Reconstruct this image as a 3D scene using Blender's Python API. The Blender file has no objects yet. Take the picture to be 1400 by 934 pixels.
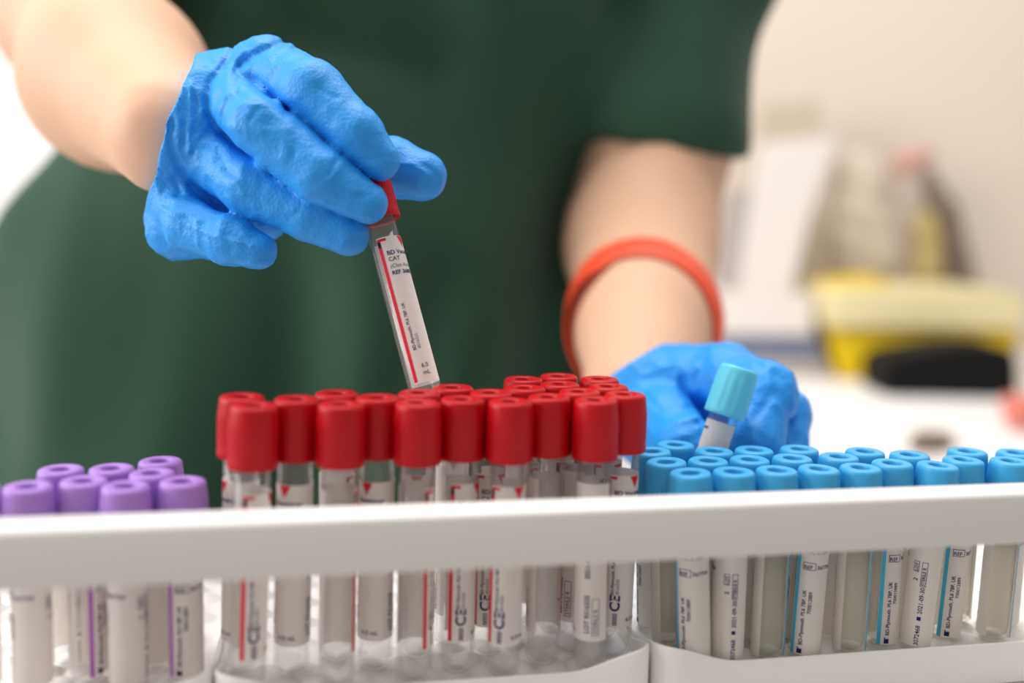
import bpy, bmesh, math, random
import numpy as np
from mathutils import Vector, Matrix

random.seed(7)
SC = bpy.context.scene
COL = SC.collection
PI = math.pi

# ------------------------------------------------------------------ camera
F = 1361.0                     # 35 mm lens on a 1400 px wide frame
CZ = 1.0235                    # lens height above the floor
PITCH, ROLL = math.radians(7.4), math.radians(1.2)
fwd = Vector((0, math.cos(PITCH), -math.sin(PITCH)))
r0 = Vector((1, 0, 0)); u0 = Vector((0, math.sin(PITCH), math.cos(PITCH)))
rgt = r0 * math.cos(ROLL) + u0 * math.sin(ROLL)
upv = u0 * math.cos(ROLL) - r0 * math.sin(ROLL)
CAM = Vector((0, 0, CZ))
cd = bpy.data.cameras.new('camera'); cam = bpy.data.objects.new('camera', cd); COL.objects.link(cam)
M = Matrix((rgt, upv, -fwd)).transposed().to_4x4(); M.translation = CAM
cam.matrix_world = M
cd.lens = 36.0 * F / 1400; cd.sensor_width = 36; cd.clip_start = 0.01; cd.clip_end = 50
cd.dof.use_dof = True; cd.dof.focus_distance = 0.402; cd.dof.aperture_fstop = 2.4
cd.dof.aperture_blades = 9
SC.camera = cam

# ------------------------------------------------------------------ light
w = bpy.data.worlds.new('world'); SC.world = w; w.use_nodes = True
w.node_tree.nodes['Background'].inputs[0].default_value = (1.0, .95, .905, 1)
w.node_tree.nodes['Background'].inputs[1].default_value = 0.50
def area(name, loc, target, sx, sy, power, col):
    l = bpy.data.lights.new(name, 'AREA'); l.shape = 'RECTANGLE'; l.size = sx; l.size_y = sy
    l.energy = power; l.color = col
    o = bpy.data.objects.new(name, l); COL.objects.link(o); o.location = loc
    o.rotation_euler = (Vector(target) - Vector(loc)).to_track_quat('-Z', 'Y').to_euler()
    return o
area('ceiling_light', (-0.25, 0.75, 2.65), (-0.2, 0.55, 0), 1.6, 1.0, 37, (1, .97, .93))
area('ceiling_light', (0.9, 1.7, 2.65), (0.9, 1.7, 0), 1.2, 0.6, 10, (1, .96, .91))
area('window_light', (-2.2, 0.2, 1.7), (0, .6, 1.0), 1.6, 1.4, 48, (1, .98, .96))
SC.view_settings.view_transform = 'Standard'; SC.view_settings.look = 'None'
SC.view_settings.gamma = 1; SC.view_settings.use_curve_mapping = False
SC.view_settings.exposure = 0.0
SC.cycles.transparent_max_bounces = 64
SC.cycles.max_bounces = 10

# ------------------------------------------------------------------ helpers
def P(px, py, Z):
    """a point of the place, from where the photograph shows it and its distance"""
    return CAM + fwd * Z + rgt * ((px - 700) / F * Z) - upv * ((py - 467) / F * Z)
def on_plane(px, py, z):
    d = fwd + rgt * ((px - 700) / F) - upv * ((py - 467) / F)
    return CAM + d * ((z - CZ) / d.z)
def lin(c):
    return tuple(((v / 255) / 12.92 if v / 255 <= .04045 else ((v / 255 + .055) / 1.055) ** 2.4) for v in c[:3]) + (1,)
def mat(name, rgb, rough=.5, spec=.5, bump=0, bscale=200, bdist=.001, sss=0, sheen=0, var=0, vscale=6, **kw):
    m = bpy.data.materials.new(name); m.use_nodes = True
    nt = m.node_tree; b = nt.nodes['Principled BSDF']
    b.inputs['Base Color'].default_value = lin(rgb)
    b.inputs['Roughness'].default_value = rough
    b.inputs['Specular IOR Level'].default_value = spec
    if sss:
        b.inputs['Subsurface Weight'].default_value = sss
        b.inputs['Subsurface Radius'].default_value = (1, .4, .2)
        b.inputs['Subsurface Scale'].default_value = .006
    if sheen:
        b.inputs['Sheen Weight'].default_value = sheen
    tc = nt.nodes.new('ShaderNodeTexCoord')
    if var:
        n = nt.nodes.new('ShaderNodeTexNoise'); n.inputs['Scale'].default_value = vscale; n.inputs['Detail'].default_value = 4
        nt.links.new(tc.outputs['Object'], n.inputs['Vector'])
        mx = nt.nodes.new('ShaderNodeMix'); mx.data_type = 'RGBA'
        c = lin(rgb)
        mx.inputs['A'].default_value = tuple(v * (1 - var) for v in c[:3]) + (1,)
        mx.inputs['B'].default_value = tuple(min(1, v * (1 + var)) for v in c[:3]) + (1,)
        nt.links.new(n.outputs['Fac'], mx.inputs['Factor']); nt.links.new(mx.outputs['Result'], b.inputs['Base Color'])
    if bump:
        n = nt.nodes.new('ShaderNodeTexNoise'); n.inputs['Scale'].default_value = bscale; n.inputs['Detail'].default_value = 5
        nt.links.new(tc.outputs['Object'], n.inputs['Vector'])
        bp = nt.nodes.new('ShaderNodeBump'); bp.inputs['Strength'].default_value = bump; bp.inputs['Distance'].default_value = bdist
        nt.links.new(n.outputs['Fac'], bp.inputs['Height']); nt.links.new(bp.outputs['Normal'], b.inputs['Normal'])
    for k, v in kw.items():
        b.inputs[k.replace('_', ' ')].default_value = v
    return m
def clear_mat(name, tint, haze, haze_rgb, ior=1.45, speck=1.0):
    """thin clear plastic: fresnel reflection over straight transmission, with a little cloudiness"""
    m = bpy.data.materials.new(name); m.use_nodes = True; nt = m.node_tree; nt.nodes.clear()
    N = nt.nodes.new; out = N('ShaderNodeOutputMaterial')
    tr = N('ShaderNodeBsdfTransparent'); tr.inputs[0].default_value = tuple(tint) + (1,)
    tl = N('ShaderNodeBsdfTranslucent'); tl.inputs[0].default_value = lin(haze_rgb)
    df = N('ShaderNodeBsdfDiffuse'); df.inputs[0].default_value = lin(haze_rgb)
    gl = N('ShaderNodeBsdfGlossy'); gl.inputs['Roughness'].default_value = .08
    a = N('ShaderNodeMixShader'); a.inputs[0].default_value = .5
    nt.links.new(tl.outputs[0], a.inputs[1]); nt.links.new(df.outputs[0], a.inputs[2])
    b = N('ShaderNodeMixShader')
    tc = N('ShaderNodeTexCoord'); nz = N('ShaderNodeTexNoise'); nz.inputs['Scale'].default_value = 900; nz.inputs['Detail'].default_value = 2
    nt.links.new(tc.outputs['Object'], nz.inputs['Vector'])
    mr = N('ShaderNodeMapRange'); mr.inputs['From Min'].default_value = .3; mr.inputs['From Max'].default_value = .75
    mr.inputs['To Min'].default_value = haze * (1 - .5 * speck); mr.inputs['To Max'].default_value = haze * (1 + .6 * speck)
    nt.links.new(nz.outputs['Fac'], mr.inputs['Value']); nt.links.new(mr.outputs[0], b.inputs[0])
    nt.links.new(tr.outputs[0], b.inputs[1]); nt.links.new(a.outputs[0], b.inputs[2])
    lw = N('ShaderNodeLayerWeight'); lw.inputs['Blend'].default_value = .5      # Schlick's fresnel, the same from both sides of the thin wall
    pw = N('ShaderNodeMath'); pw.operation = 'POWER'; nt.links.new(lw.outputs['Facing'], pw.inputs[0]); pw.inputs[1].default_value = 4.5
    fr = N('ShaderNodeMapRange'); nt.links.new(pw.outputs[0], fr.inputs['Value']); f0 = ((ior - 1) / (ior + 1)) ** 2
    fr.inputs['To Min'].default_value = f0; fr.inputs['To Max'].default_value = .85
    c = N('ShaderNodeMixShader'); nt.links.new(fr.outputs[0], c.inputs[0])
    nt.links.new(b.outputs[0], c.inputs[1]); nt.links.new(gl.outputs[0], c.inputs[2])
    nt.links.new(c.outputs[0], out.inputs[0])
    return m

def link(name, me, parent=None, mats=(), smooth=True):
    for m in mats: me.materials.append(m)
    if smooth:
        me.polygons.foreach_set('use_smooth', [True] * len(me.polygons))
    o = bpy.data.objects.new(name, me); COL.objects.link(o)
    if parent: o.parent = parent
    return o
def from_data(name, verts, faces, m, parent=None, smooth=True):
    me = bpy.data.meshes.new(name)
    me.from_pydata([tuple(v) for v in verts], [], [tuple(int(i) for i in f) for f in faces]); me.update()
    return link(name, me, parent, [m], smooth)
def from_bm(name, bm, m, parent=None, smooth=False):
    me = bpy.data.meshes.new(name); bmesh.ops.recalc_face_normals(bm, faces=bm.faces); bm.to_mesh(me); bm.free()
    return link(name, me, parent, [m] if m else [], smooth)
def bx(bm, lo, hi, bevel=0, seg=3, mtx=None):
    r = bmesh.ops.create_cube(bm, size=1)
    vs = r['verts']
    for v in vs:
        v.co = Vector([(lo[i] + hi[i]) / 2 + v.co[i] * (hi[i] - lo[i]) for i in range(3)])
    if bevel:
        es = list({e for v in vs for e in v.link_edges})
        q = bmesh.ops.bevel(bm, geom=es, offset=bevel, segments=seg, affect='EDGES', profile=.5)
        vs = list({v for f in q['faces'] for v in f.verts} | {v for v in vs if v.is_valid})
    if mtx:
        for v in vs: v.co = mtx @ v.co
    return vs
def box(name, lo, hi, m, parent=None, bevel=0, mtx=None):
    bm = bmesh.new(); bx(bm, lo, hi, bevel, 3, mtx)
    o = from_bm(name, bm, m, parent, bool(bevel))
    if bevel: autosmooth(o)
    return o
def autosmooth(o, ang=40):
    me = o.data
    bm = bmesh.new(); bm.from_mesh(me)
    for e in bm.edges:
        if len(e.link_faces) == 2 and e.calc_face_angle(0) > math.radians(ang): e.smooth = False
    bm.to_mesh(me); bm.free()
def lathe(prof, seg=48, rmod=None):
    vs, fs = [], []
    n = len(prof)
    for i in range(seg):
        a = 2 * PI * i / seg
        for j, (r, z) in enumerate(prof):
            rr = r + (rmod(a, r, z) if rmod else 0)
            vs.append((rr * math.cos(a), rr * math.sin(a), z))
    for i in range(seg):
        k = (i + 1) % seg
        for j in range(n - 1):
            a, b, c, d = i * n + j, k * n + j, k * n + j + 1, i * n + j + 1
            fs.append((a, b, c, d))
    return vs, fs
def mesh_of(name, vs, fs, mats, smooth=True, ang=None):
    me = bpy.data.meshes.new(name); me.from_pydata(vs, [], fs); me.update()
    bm = bmesh.new(); bm.from_mesh(me); bmesh.ops.remove_doubles(bm, verts=bm.verts, dist=1e-6)
    bmesh.ops.dissolve_degenerate(bm, edges=bm.edges, dist=1e-7)
    bmesh.ops.recalc_face_normals(bm, faces=bm.faces)
    if ang:
        for e in bm.edges:
            if len(e.link_faces) == 2 and e.calc_face_angle(0) > math.radians(ang): e.smooth = False
    bm.to_mesh(me); bm.free()
    for m in mats: me.materials.append(m)
    if smooth: me.polygons.foreach_set('use_smooth', [True] * len(me.polygons))
    return me
def tag(o, label=None, cat=None, group=None, kind=None):
    if label: o['label'] = label
    if cat: o['category'] = cat
    if group: o['group'] = group
    if kind: o['kind'] = kind
    return o
def empty(name, loc=(0, 0, 0), rz=0):
    o = bpy.data.objects.new(name, None); COL.objects.link(o)
    o.location = loc; o.rotation_euler = (0, 0, rz); o.empty_display_size = .02
    return o

# signed distance modelling -> one continuous surface
def seg_d(X, a, b, ra, rb):
    a = np.array(a); b = np.array(b); ab = b - a; L2 = ab @ ab
    pa = X - a
    t = np.clip((pa @ ab) / L2, 0, 1)
    d = np.sqrt(((pa - t[..., None] * ab) ** 2).sum(-1))
    return d - (ra + (rb - ra) * t)
def smin(a, b, k):
    h = np.clip(.5 + .5 * (b - a) / k, 0, 1)
    return b + (a - b) * h - k * h * (1 - h)
def grid(lo, hi, h):
    ax = [np.arange(lo[i], hi[i] + h, h, dtype=np.float32) for i in range(3)]
    return np.stack(np.meshgrid(*ax, indexing='ij'), -1)
def nets(Fv, lo, h):
    """naive surface nets"""
    S = Fv < 0
    nx, ny, nz = Fv.shape
    acc = np.zeros((nx - 1, ny - 1, nz - 1, 3), np.float32); cnt = np.zeros((nx - 1, ny - 1, nz - 1), np.float32)
    cor = [(i, j, k) for i in (0, 1) for j in (0, 1) for k in (0, 1)]
    sl = lambda c: (slice(c[0], nx - 1 + c[0]), slice(c[1], ny - 1 + c[1]), slice(c[2], nz - 1 + c[2]))
    for ca in cor:
        for axis in range(3):
            if ca[axis]: continue
            cb = list(ca); cb[axis] = 1; cb = tuple(cb)
            A, B = Fv[sl(ca)], Fv[sl(cb)]
            m = (A < 0) != (B < 0)
            t = np.where(m, A / np.where(m, A - B, 1), 0)
            for q in range(3):
                acc[..., q] += np.where(m, ca[q] + (t if q == axis else 0), 0)
            cnt += m
    act = cnt > 0
    idx = -np.ones(act.shape, np.int64); idx[act] = np.arange(act.sum())
    cells = np.argwhere(act)
    V = (cells + acc[act] / cnt[act][:, None]) * h + np.array(lo)
    Q = []
    for axis in range(3):
        a = [slice(1, -1)] * 3; a[axis] = slice(0, -1)
        b = list(a); b[axis] = slice(1, None)
        m = S[tuple(a)] != S[tuple(b)]
        c = np.argwhere(m); off = np.array([1, 1, 1]); off[axis] = 0
        c = c + off
        inside_first = S[tuple(a)][m]
        u, v = (axis + 1) % 3, (axis + 2) % 3
        eu = np.eye(3, dtype=int)[u]; ev = np.eye(3, dtype=int)[v]
        q = np.stack([idx[tuple((c - eu - ev).T)], idx[tuple((c - ev).T)], idx[tuple(c.T)], idx[tuple((c - eu).T)]], 1)
        q[~inside_first] = q[~inside_first][:, ::-1]
        Q.append(q)
    Q = np.concatenate(Q)
    return V, Q
def relax(V, Q, n=1, lam=.5):
    E = np.concatenate([Q[:, [0, 1]], Q[:, [1, 2]], Q[:, [2, 3]], Q[:, [3, 0]]]); E = np.concatenate([E, E[:, ::-1]])
    deg = np.bincount(E[:, 0], minlength=len(V))[:, None]
    for _ in range(n):
        s = np.stack([np.bincount(E[:, 0], weights=V[E[:, 1], q], minlength=len(V)) for q in range(3)], 1)
        V = V + lam * (s / np.maximum(deg, 1) - V)
    return V
def proj(X):
    Y = X - np.array(CAM)
    Z = Y @ np.array(fwd)
    return 700 + F * (Y @ np.array(rgt)) / Z, 467 - F * (Y @ np.array(upv)) / Z, Z
def polyline_dist(pu, pv, pts):
    d = np.full(pu.shape, 1e9, np.float32)
    for (a, b), (c, e) in zip(pts[:-1], pts[1:]):
        L2 = (c - a) ** 2 + (e - b) ** 2
        t = np.clip(((pu - a) * (c - a) + (pv - b) * (e - b)) / L2, 0, 1)
        d = np.minimum(d, np.hypot(pu - a - t * (c - a), pv - b - t * (e - b)))
    return d
def plane_of(a, b, c, toward):
    n = (b - a).cross(c - a).normalized()
    if n.dot(toward - a) < 0: n = -n
    return np.array(a), np.array(n)
def sdf_object(name, fn, lo, hi, h, m, parent=None, smooth=1):
    X = grid(lo, hi, h)
    V, Q = nets(fn(X), lo, h)
    V = relax(V, Q, smooth)
    return from_data(name, V, Q, m, parent)

# ------------------------------------------------------------------ materials
WALL = mat('wall_paint', (226, 213, 200), .8, .2, bump=.05, bscale=60)
WHITEWALL = mat('white_wall_paint', (246, 245, 244), .8, .2)
FLOORM = mat('vinyl_floor', (170, 165, 158), .5, .4, var=.08, vscale=8)
PLASTIC = mat('white_plastic', (243, 240, 237), .38, .45)
TRAYW = mat('white_powder_coat', (240, 237, 234), .45, .4, bump=.02, bscale=900, bdist=.0002)
DESKM = mat('white_desk_laminate', (240, 236, 234), .45, .4)
SKIN = mat('skin', (228, 184, 154), .55, .35, bump=.08, bscale=300, bdist=.0006, sss=.25, var=.05, vscale=14)
SCRUB = mat('green_scrub_cotton', (44, 78, 60), .85, .2, bump=.25, bscale=1200, bdist=.0004, sheen=.15)
GLOVE = mat('blue_nitrile', (38, 154, 240), .46, .4, bump=.7, bscale=750, bdist=.0006, sss=.0, var=.06, vscale=40)
BAND = mat('orange_rubber_band', (240, 84, 50), .5, .4)
RED = mat('red_cap_plastic', (184, 0, 16), .4, .3)
REDS = mat('red_stopper_rubber', (170, 8, 20), .6, .3)
BLUE = mat('light_blue_cap_plastic', (58, 168, 226), .42, .45)
BLUES = mat('light_blue_stopper_rubber', (40, 120, 175), .6, .3)
CYAN = mat('pale_cyan_cap_plastic', (98, 206, 232), .42, .45)
VIO = mat('lavender_cap_plastic', (172, 128, 212), .42, .45)
VIOS = mat('lavender_stopper_rubber', (130, 90, 170), .6, .3)
PAPER = mat('label_paper', (246, 240, 236), .55, .3)
def translucent(m, f, rgb):
    nt = m.node_tree; b = nt.nodes['Principled BSDF']; o = nt.nodes['Material Output']
    t = nt.nodes.new('ShaderNodeBsdfTranslucent'); t.inputs[0].default_value = lin(rgb)
    mx = nt.nodes.new('ShaderNodeMixShader'); mx.inputs[0].default_value = f
    nt.links.new(b.outputs[0], mx.inputs[1]); nt.links.new(t.outputs[0], mx.inputs[2]); nt.links.new(mx.outputs[0], o.inputs['Surface'])
translucent(PAPER, .38, (250, 240, 232))
INK = mat('navy_ink', (38, 34, 92), .6, .2)
INKR = mat('red_ink', (214, 26, 52), .5, .3)
INKB = mat('light_blue_ink', (70, 180, 215), .5, .3)
INKV = mat('violet_ink', (190, 100, 200), .5, .3)
INKK = mat('black_ink', (32, 30, 34), .6, .2)
CLEAR = clear_mat('clear_tube_plastic', (.985, .985, .985), .05, (240, 238, 236))
CLEARG = clear_mat('greenish_tube_plastic', (.99, .992, .986), .055, (240, 240, 232), 1.45, 0)
SERUM = clear_mat('pale_citrate_liquid', (.99, .99, .972), .09, (244, 242, 226), 1.1, 0)

# ------------------------------------------------------------------ room
def structure(o): o['kind'] = 'structure'; return o
structure(box('floor', (-2.6, -1.2, -.05), (2.8, 2.25, 0), FLOORM))
structure(box('wall_back', (-2.6, 2.25, -.05), (2.8, 2.35, 2.75), WALL))
structure(box('lit_wall_panel_1', (-1.75, 2.222, .01), (-.80, 2.249, 2.1), WHITEWALL, None, .004))  # added slab, not a door: its whiter colour imitates a brightly lit wall
structure(box('baseboard_back', (-.79, 2.235, 0), (2.8, 2.25, .1), WHITEWALL))

# ------------------------------------------------------------------ tray frame (yawed 11 degrees to the camera)
YAW = math.radians(11)
ex = Vector((math.cos(YAW), math.sin(YAW), 0)); ey = Vector((-math.sin(YAW), math.cos(YAW), 0))
TO = Vector((.0308, .368, 0))
TM = Matrix.Translation(TO) @ Matrix.Rotation(YAW, 4, 'Z')
SHELF = CZ - .186
BINF = CZ - .1713
trolley = empty('instrument_trolley', TM @ Vector((0, 0, 0)), YAW)
tag(trolley, 'white trolley with a thick front rail, holding the three tube bins', 'trolley')
box('shelf', (-.36, -.058, SHELF - .02), (.36, .185, SHELF), TRAYW, trolley, .003)
rail_top = CZ - .0942
box('front_rail', (-.36, -.0555, rail_top - .0188), (.36, -.0415, rail_top), TRAYW, trolley, .0018)
for sx in (-.352, .352):
    box('rail_post', (sx - .007, -.0535, SHELF - .001), (sx + .007, -.0435, rail_top - .010), TRAYW, trolley, .002)
    for ty in (-.045, .172):
        bm = bmesh.new(); bx(bm, (sx - .011, ty - .011, .0), (sx + .011, ty + .011, SHELF - .018), .003)
        from_bm('leg', bm, TRAYW, trolley, True)
box('lower_shelf', (-.345, -.05, .25), (.345, .178, .27), TRAYW, trolley, .003)

def make_bin(s0, s1, label):
    t0, t1 = -.018, .165
    B0 = BINF - SHELF - .0018            # the raised base inside
    root = empty('tube_bin', TM @ Vector(((s0 + s1) / 2, (t0 + t1) / 2, SHELF + .0003)), YAW)
    tag(root, label, 'bin', 'white bins holding the blood tubes')
    W, D = (s1 - s0) / 2, (t1 - t0) / 2
    th, rc = .0016, .009
    # wall loop with rounded corners; the top edge dips between the corners
    loop = []
    for cx, cy, a0 in ((W - rc, D - rc, 0), (-W + rc, D - rc, 90), (-W + rc, -D + rc, 180), (W - rc, -D + rc, 270)):
        for k in range(7):
            a = math.radians(a0 + 15 * k); loop.append((cx + rc * math.cos(a), cy + rc * math.sin(a), math.cos(a), math.sin(a)))
    full = []
    for i in range(len(loop)):
        a, b = loop[i], loop[(i + 1) % len(loop)]
        L = math.hypot(b[0] - a[0], b[1] - a[1]); n = max(1, int(L / .004))
        for k in range(n):
            t = k / n; full.append(tuple(a[q] + (b[q] - a[q]) * t for q in range(4)))
    vs, fs = [], []
    for (x, y, nx, ny) in full:
        q = min(1, max(0, (min(W - abs(x), D - abs(y)) if False else max(W - abs(x), D - abs(y)) - .003) / .03))
        q = q * q * (3 - 2 * q)
        zt = B0 + .0115 - .0068 * q
        ix, iy = x - nx * th, y - ny * th
        vs += [(x - nx * .001, y - ny * .001, 0), (x, y, .001), (x, y, zt - .0006), (x - nx * .0005, y - ny * .0005, zt),
               (ix + nx * .0005, iy + ny * .0005, zt), (ix, iy, zt - .0006), (ix, iy, B0 - .001)]
    n, m = len(full), 7
    for i in range(n):
        k = (i + 1) % n
        for j in range(m - 1): fs.append((i * m + j, k * m + j, k * m + j + 1, i * m + j + 1))
    fs.append(tuple(i * m for i in range(n))[::-1])
    me = mesh_of('wall', vs, fs, [PLASTIC])
    o = bpy.data.objects.new('wall', me); COL.objects.link(o); o.parent = root
    # bubbled base
    h = .0011; nx = int((2 * W - 2 * th) / h); ny = int((2 * D - 2 * th) / h)
    xs = np.linspace(-W + th, W - th, nx); ys = np.linspace(-D + th, D - th, ny)
    XX, YY = np.meshgrid(xs, ys, indexing='ij'); Zz = np.full(XX.shape, B0)
    p = .0125
    for row in range(-11, 12):
        for c in range(-14, 15):
            cx, cy = (c + .5 * (row % 2)) * p, row * p * .866
            if abs(cx) < W - .006 and abs(cy) < D - .006:
                r2 = ((XX - cx) ** 2 + (YY - cy) ** 2) / .0056 ** 2
                Zz = np.maximum(Zz, B0 + .0022 * np.sqrt(np.clip(1 - r2, 0, 1)))
    corner = (np.abs(XX) > W - rc) & (np.abs(YY) > D - rc) & (np.hypot(np.abs(XX) - W + rc, np.abs(YY) - D + rc) > rc - th)
    ids = np.arange(nx * ny).reshape(nx, ny)
    q = np.stack([ids[:-1, :-1], ids[1:, :-1], ids[1:, 1:], ids[:-1, 1:]], -1).reshape(-1, 4)
    bad = corner.ravel()
    q = q[~bad[q].any(1)]
    V = np.stack([XX, YY, Zz], -1).reshape(-1, 3)
    used = np.unique(q); remap = -np.ones(len(V), int); remap[used] = np.arange(len(used))
    from_data('bubbled_base', V[used], remap[q], PLASTIC, root)
    return root
make_bin(-.300, -.1385, 'white low bin holding the lavender-capped tubes')
make_bin(-.1375, .0225, 'white low bin holding the red-capped tubes')
make_bin(.0235, .2150, 'white low bin holding the light-blue-capped tubes')

# ------------------------------------------------------------------ tubes
_tc = {}
def text_geo(s, size, weight=0):
    k = (s, size, weight)
    if k in _tc: return _tc[k]
    c = bpy.data.curves.new('txt', 'FONT'); c.body = s; c.size = size; c.offset = weight; c.resolution_u = 3
    o = bpy.data.objects.new('txt', c); COL.objects.link(o)
    dg = bpy.context.evaluated_depsgraph_get(); dg.update()
    me = bpy.data.meshes.new_from_object(o.evaluated_get(dg))
    V = [(v.co.x, v.co.y) for v in me.vertices]; Fc = [tuple(p.vertices) for p in me.polygons]
    bpy.data.objects.remove(o); bpy.data.curves.remove(c); bpy.data.meshes.remove(me)
    _tc[k] = (V, Fc); return V, Fc

class Label:
    """an unrolled label u (mm, to the right) by v (mm, downwards from its top) wrapped round a tube of radius R mm"""
    def __init__(s, R, W, H, ztop, mats):
        s.R, s.W, s.H, s.z = R, W, H, ztop; s.mats = mats; s.V = []; s.Fa = []; s.Mi = []
        n = 40
        for i in range(n + 1):
            for v in (0, H): s.V.append(s.pt(W * i / n, v, 0))
        for i in range(n):
            s.Fa.append((2 * i + 1, 2 * i + 3, 2 * i + 2, 2 * i)); s.Mi.append(0)
    def pt(s, u, v, lift):
        t = (u - s.W / 2) / s.R; r = s.R + lift
        return (r * math.sin(t) * .001, -r * math.cos(t) * .001, (s.z - v) * .001)
    def rect(s, u0, v0, u1, v1, mi, lift=.10):
        n = max(1, int((u1 - u0) / .8)); b = len(s.V)
        for i in range(n + 1):
            for v in (v0, v1): s.V.append(s.pt(u0 + (u1 - u0) * i / n, v, lift))
        for i in range(n): s.Fa.append((b + 2 * i + 1, b + 2 * i + 3, b + 2 * i + 2, b + 2 * i)); s.Mi.append(mi)
    def poly(s, pts, mi, lift=.10):
        b = len(s.V)
        for u, v in pts: s.V.append(s.pt(u, v, lift))
        s.Fa.append(tuple(range(b, b + len(pts)))); s.Mi.append(mi)
    def frame(s, u0, v0, u1, v1, mi, t=.18):
        s.rect(u0, v0, u1, v0 + t, mi); s.rect(u0, v1 - t, u1, v1, mi); s.rect(u0, v0, u0 + t, v1, mi); s.rect(u1 - t, v0, u1, v1, mi)
    def text(s, txt, u, v, size, mi, up=False, weight=0.0, lift=.11):
        """baseline starts at u, v; up = reads from the bottom to the top"""
        V, Fc = text_geo(txt, size, weight); b = len(s.V)
        for x, y in V:
            s.V.append(s.pt(u - y, v - x, lift) if up else s.pt(u + x, v - y, lift))
        for f in Fc: s.Fa.append(tuple(i + b for i in f)); s.Mi.append(mi)
    def mesh(s):
        me = bpy.data.meshes.new('tube_label'); me.from_pydata(s.V, [], s.Fa); me.update()
        for m in s.mats: me.materials.append(m)
        me.polygons.foreach_set('material_index', s.Mi)
        me.polygons.foreach_set('use_smooth', [True] * len(me.polygons))
        return me
# heights of the two tube sizes in mm, from the rounded bottom to the cap's top
def body_mesh(Htot, m, R=6.45, wall=.8, z0=0):
    pr = [(0, 0), (2.6, .15), (4.6, .9), (5.9, 2.2), (R - .1, 3.8), (R, 5.5), (R, Htot), (R - wall, Htot), (R - wall, 5.8), (4.9, 3.2), (3.2, 1.8), (0, 1.2)]
    vs, fs = lathe([(r * .001, z * .001) for r, z in pr], 40)
    return mesh_of('tube_body', vs, fs, [m])
def cap_mesh(z0, m, ribs=40, amp=.10, rz=(3.5, 15.5), s=1.0):
    pr = [(6.5, .4), (7.9, 0), (8.5, .15), (8.75, .8), (8.7, 2.2), (8.55, 3.4), (8.55, 6), (8.5, 9), (8.5, 12), (8.45, 14.5), (8.4, 16.2), (8.15, 18.2),
          (8.05, 19.8), (7.9, 20.9), (7.55, 21.6), (7.0, 21.95), (6.2, 22), (4.4, 22), (3.9, 21.8), (3.6, 21.3), (3.55, 19), (3.5, 17.5)]
    def rm(a, r, z):
        zz = z * 1000 - z0
        if rz[0] < zz < rz[1] and r > .007: return amp * .001 * (abs(((a * ribs / (2 * PI)) % 1) - .5) * 4 - 1)
        return 0
    vs, fs = lathe([(r * .001 * s, (z + z0) * .001) for r, z in pr], ribs * 4, rm)
    return mesh_of('cap', vs, fs, [m], True, 50)
def stopper_mesh(z0, m):
    pr = [(3.6, 19.2), (2.6, 19.35), (1.2, 19.1), (0, 18.9)]
    vs, fs = lathe([(r * .001, (z + z0) * .001) for r, z in pr], 24)
    return mesh_of('stopper', vs, fs, [m])
def contents_mesh(z1, R=5.55):
    pr = [(0, 1.5), (3.1, 2.1), (4.8, 3.5), (R, 6), (R, z1), (R - .5, z1 - .3), (0, z1 - .5)]
    vs, fs = lathe([(r * .001, z * .001) for r, z in pr], 32)
    return mesh_of('contents', vs, fs, [SERUM])

MATS_R = [PAPER, INK, INKR, INKK]
def red_label(ztop, held):
    L = Label(6.5, 29.5, 60, ztop, MATS_R)
    L.rect(.2, 4, 1.7, 59.4, 2); L.rect(.2, .5, 4.0, 1.6, 2); L.rect(.2, 1.6, 1.6, 4, 3)
    [L.rect(11.2 - 2.2 * (1 - q / 12), .2 + q * .36, 11.2 + 2.2 * (1 - q / 12), .57 + q * .36, 2) for q in range(12)]
    L.text('BD Vacutainer', 3.0, 7.6, 2.5, 1, weight=.05)
    L.text('CAT', 3.0, 10.2, 2.4, 1, weight=.03)
    L.text('(Clot Activator)', 3.0, 13.0, 2.2, 1)
    L.text('REF 368815', 3.0, 15.8, 2.3, 1, weight=.06)
    L.text('BD-Plymouth. PL6 7BP. UK', 4.4, 47.0, 1.75, 1, True, .03)
    L.text('8516325', 6.4, 46.6, 1.75, 1, True)
    if held:
        L.text('6.0', 4.6, 54.2, 2.4, 1, weight=.03); L.text('mL', 4.6, 57.0, 2.4, 1, weight=.03)
    else:
        L.text('CE', 6.8, 53.5, 5.4, 1, True, .16); L.text('0050', 6.0, 59.0, 2.4, 1, True, .06)
        L.text('6.0 mL', 9.5, 57.5, 2.4, 1, weight=.03)
    L.text('LOT 9316325', 22.0, 57, 2.6, 1, True, .05); L.text('2021-09-30', 22.0, 36, 2.6, 1, True, .05)
    L.text('STERILE R', 25.2, 57, 2.2, 1, True); L.frame(23.0, 43.5, 25.8, 57.8, 1)
    return L.mesh()
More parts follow.
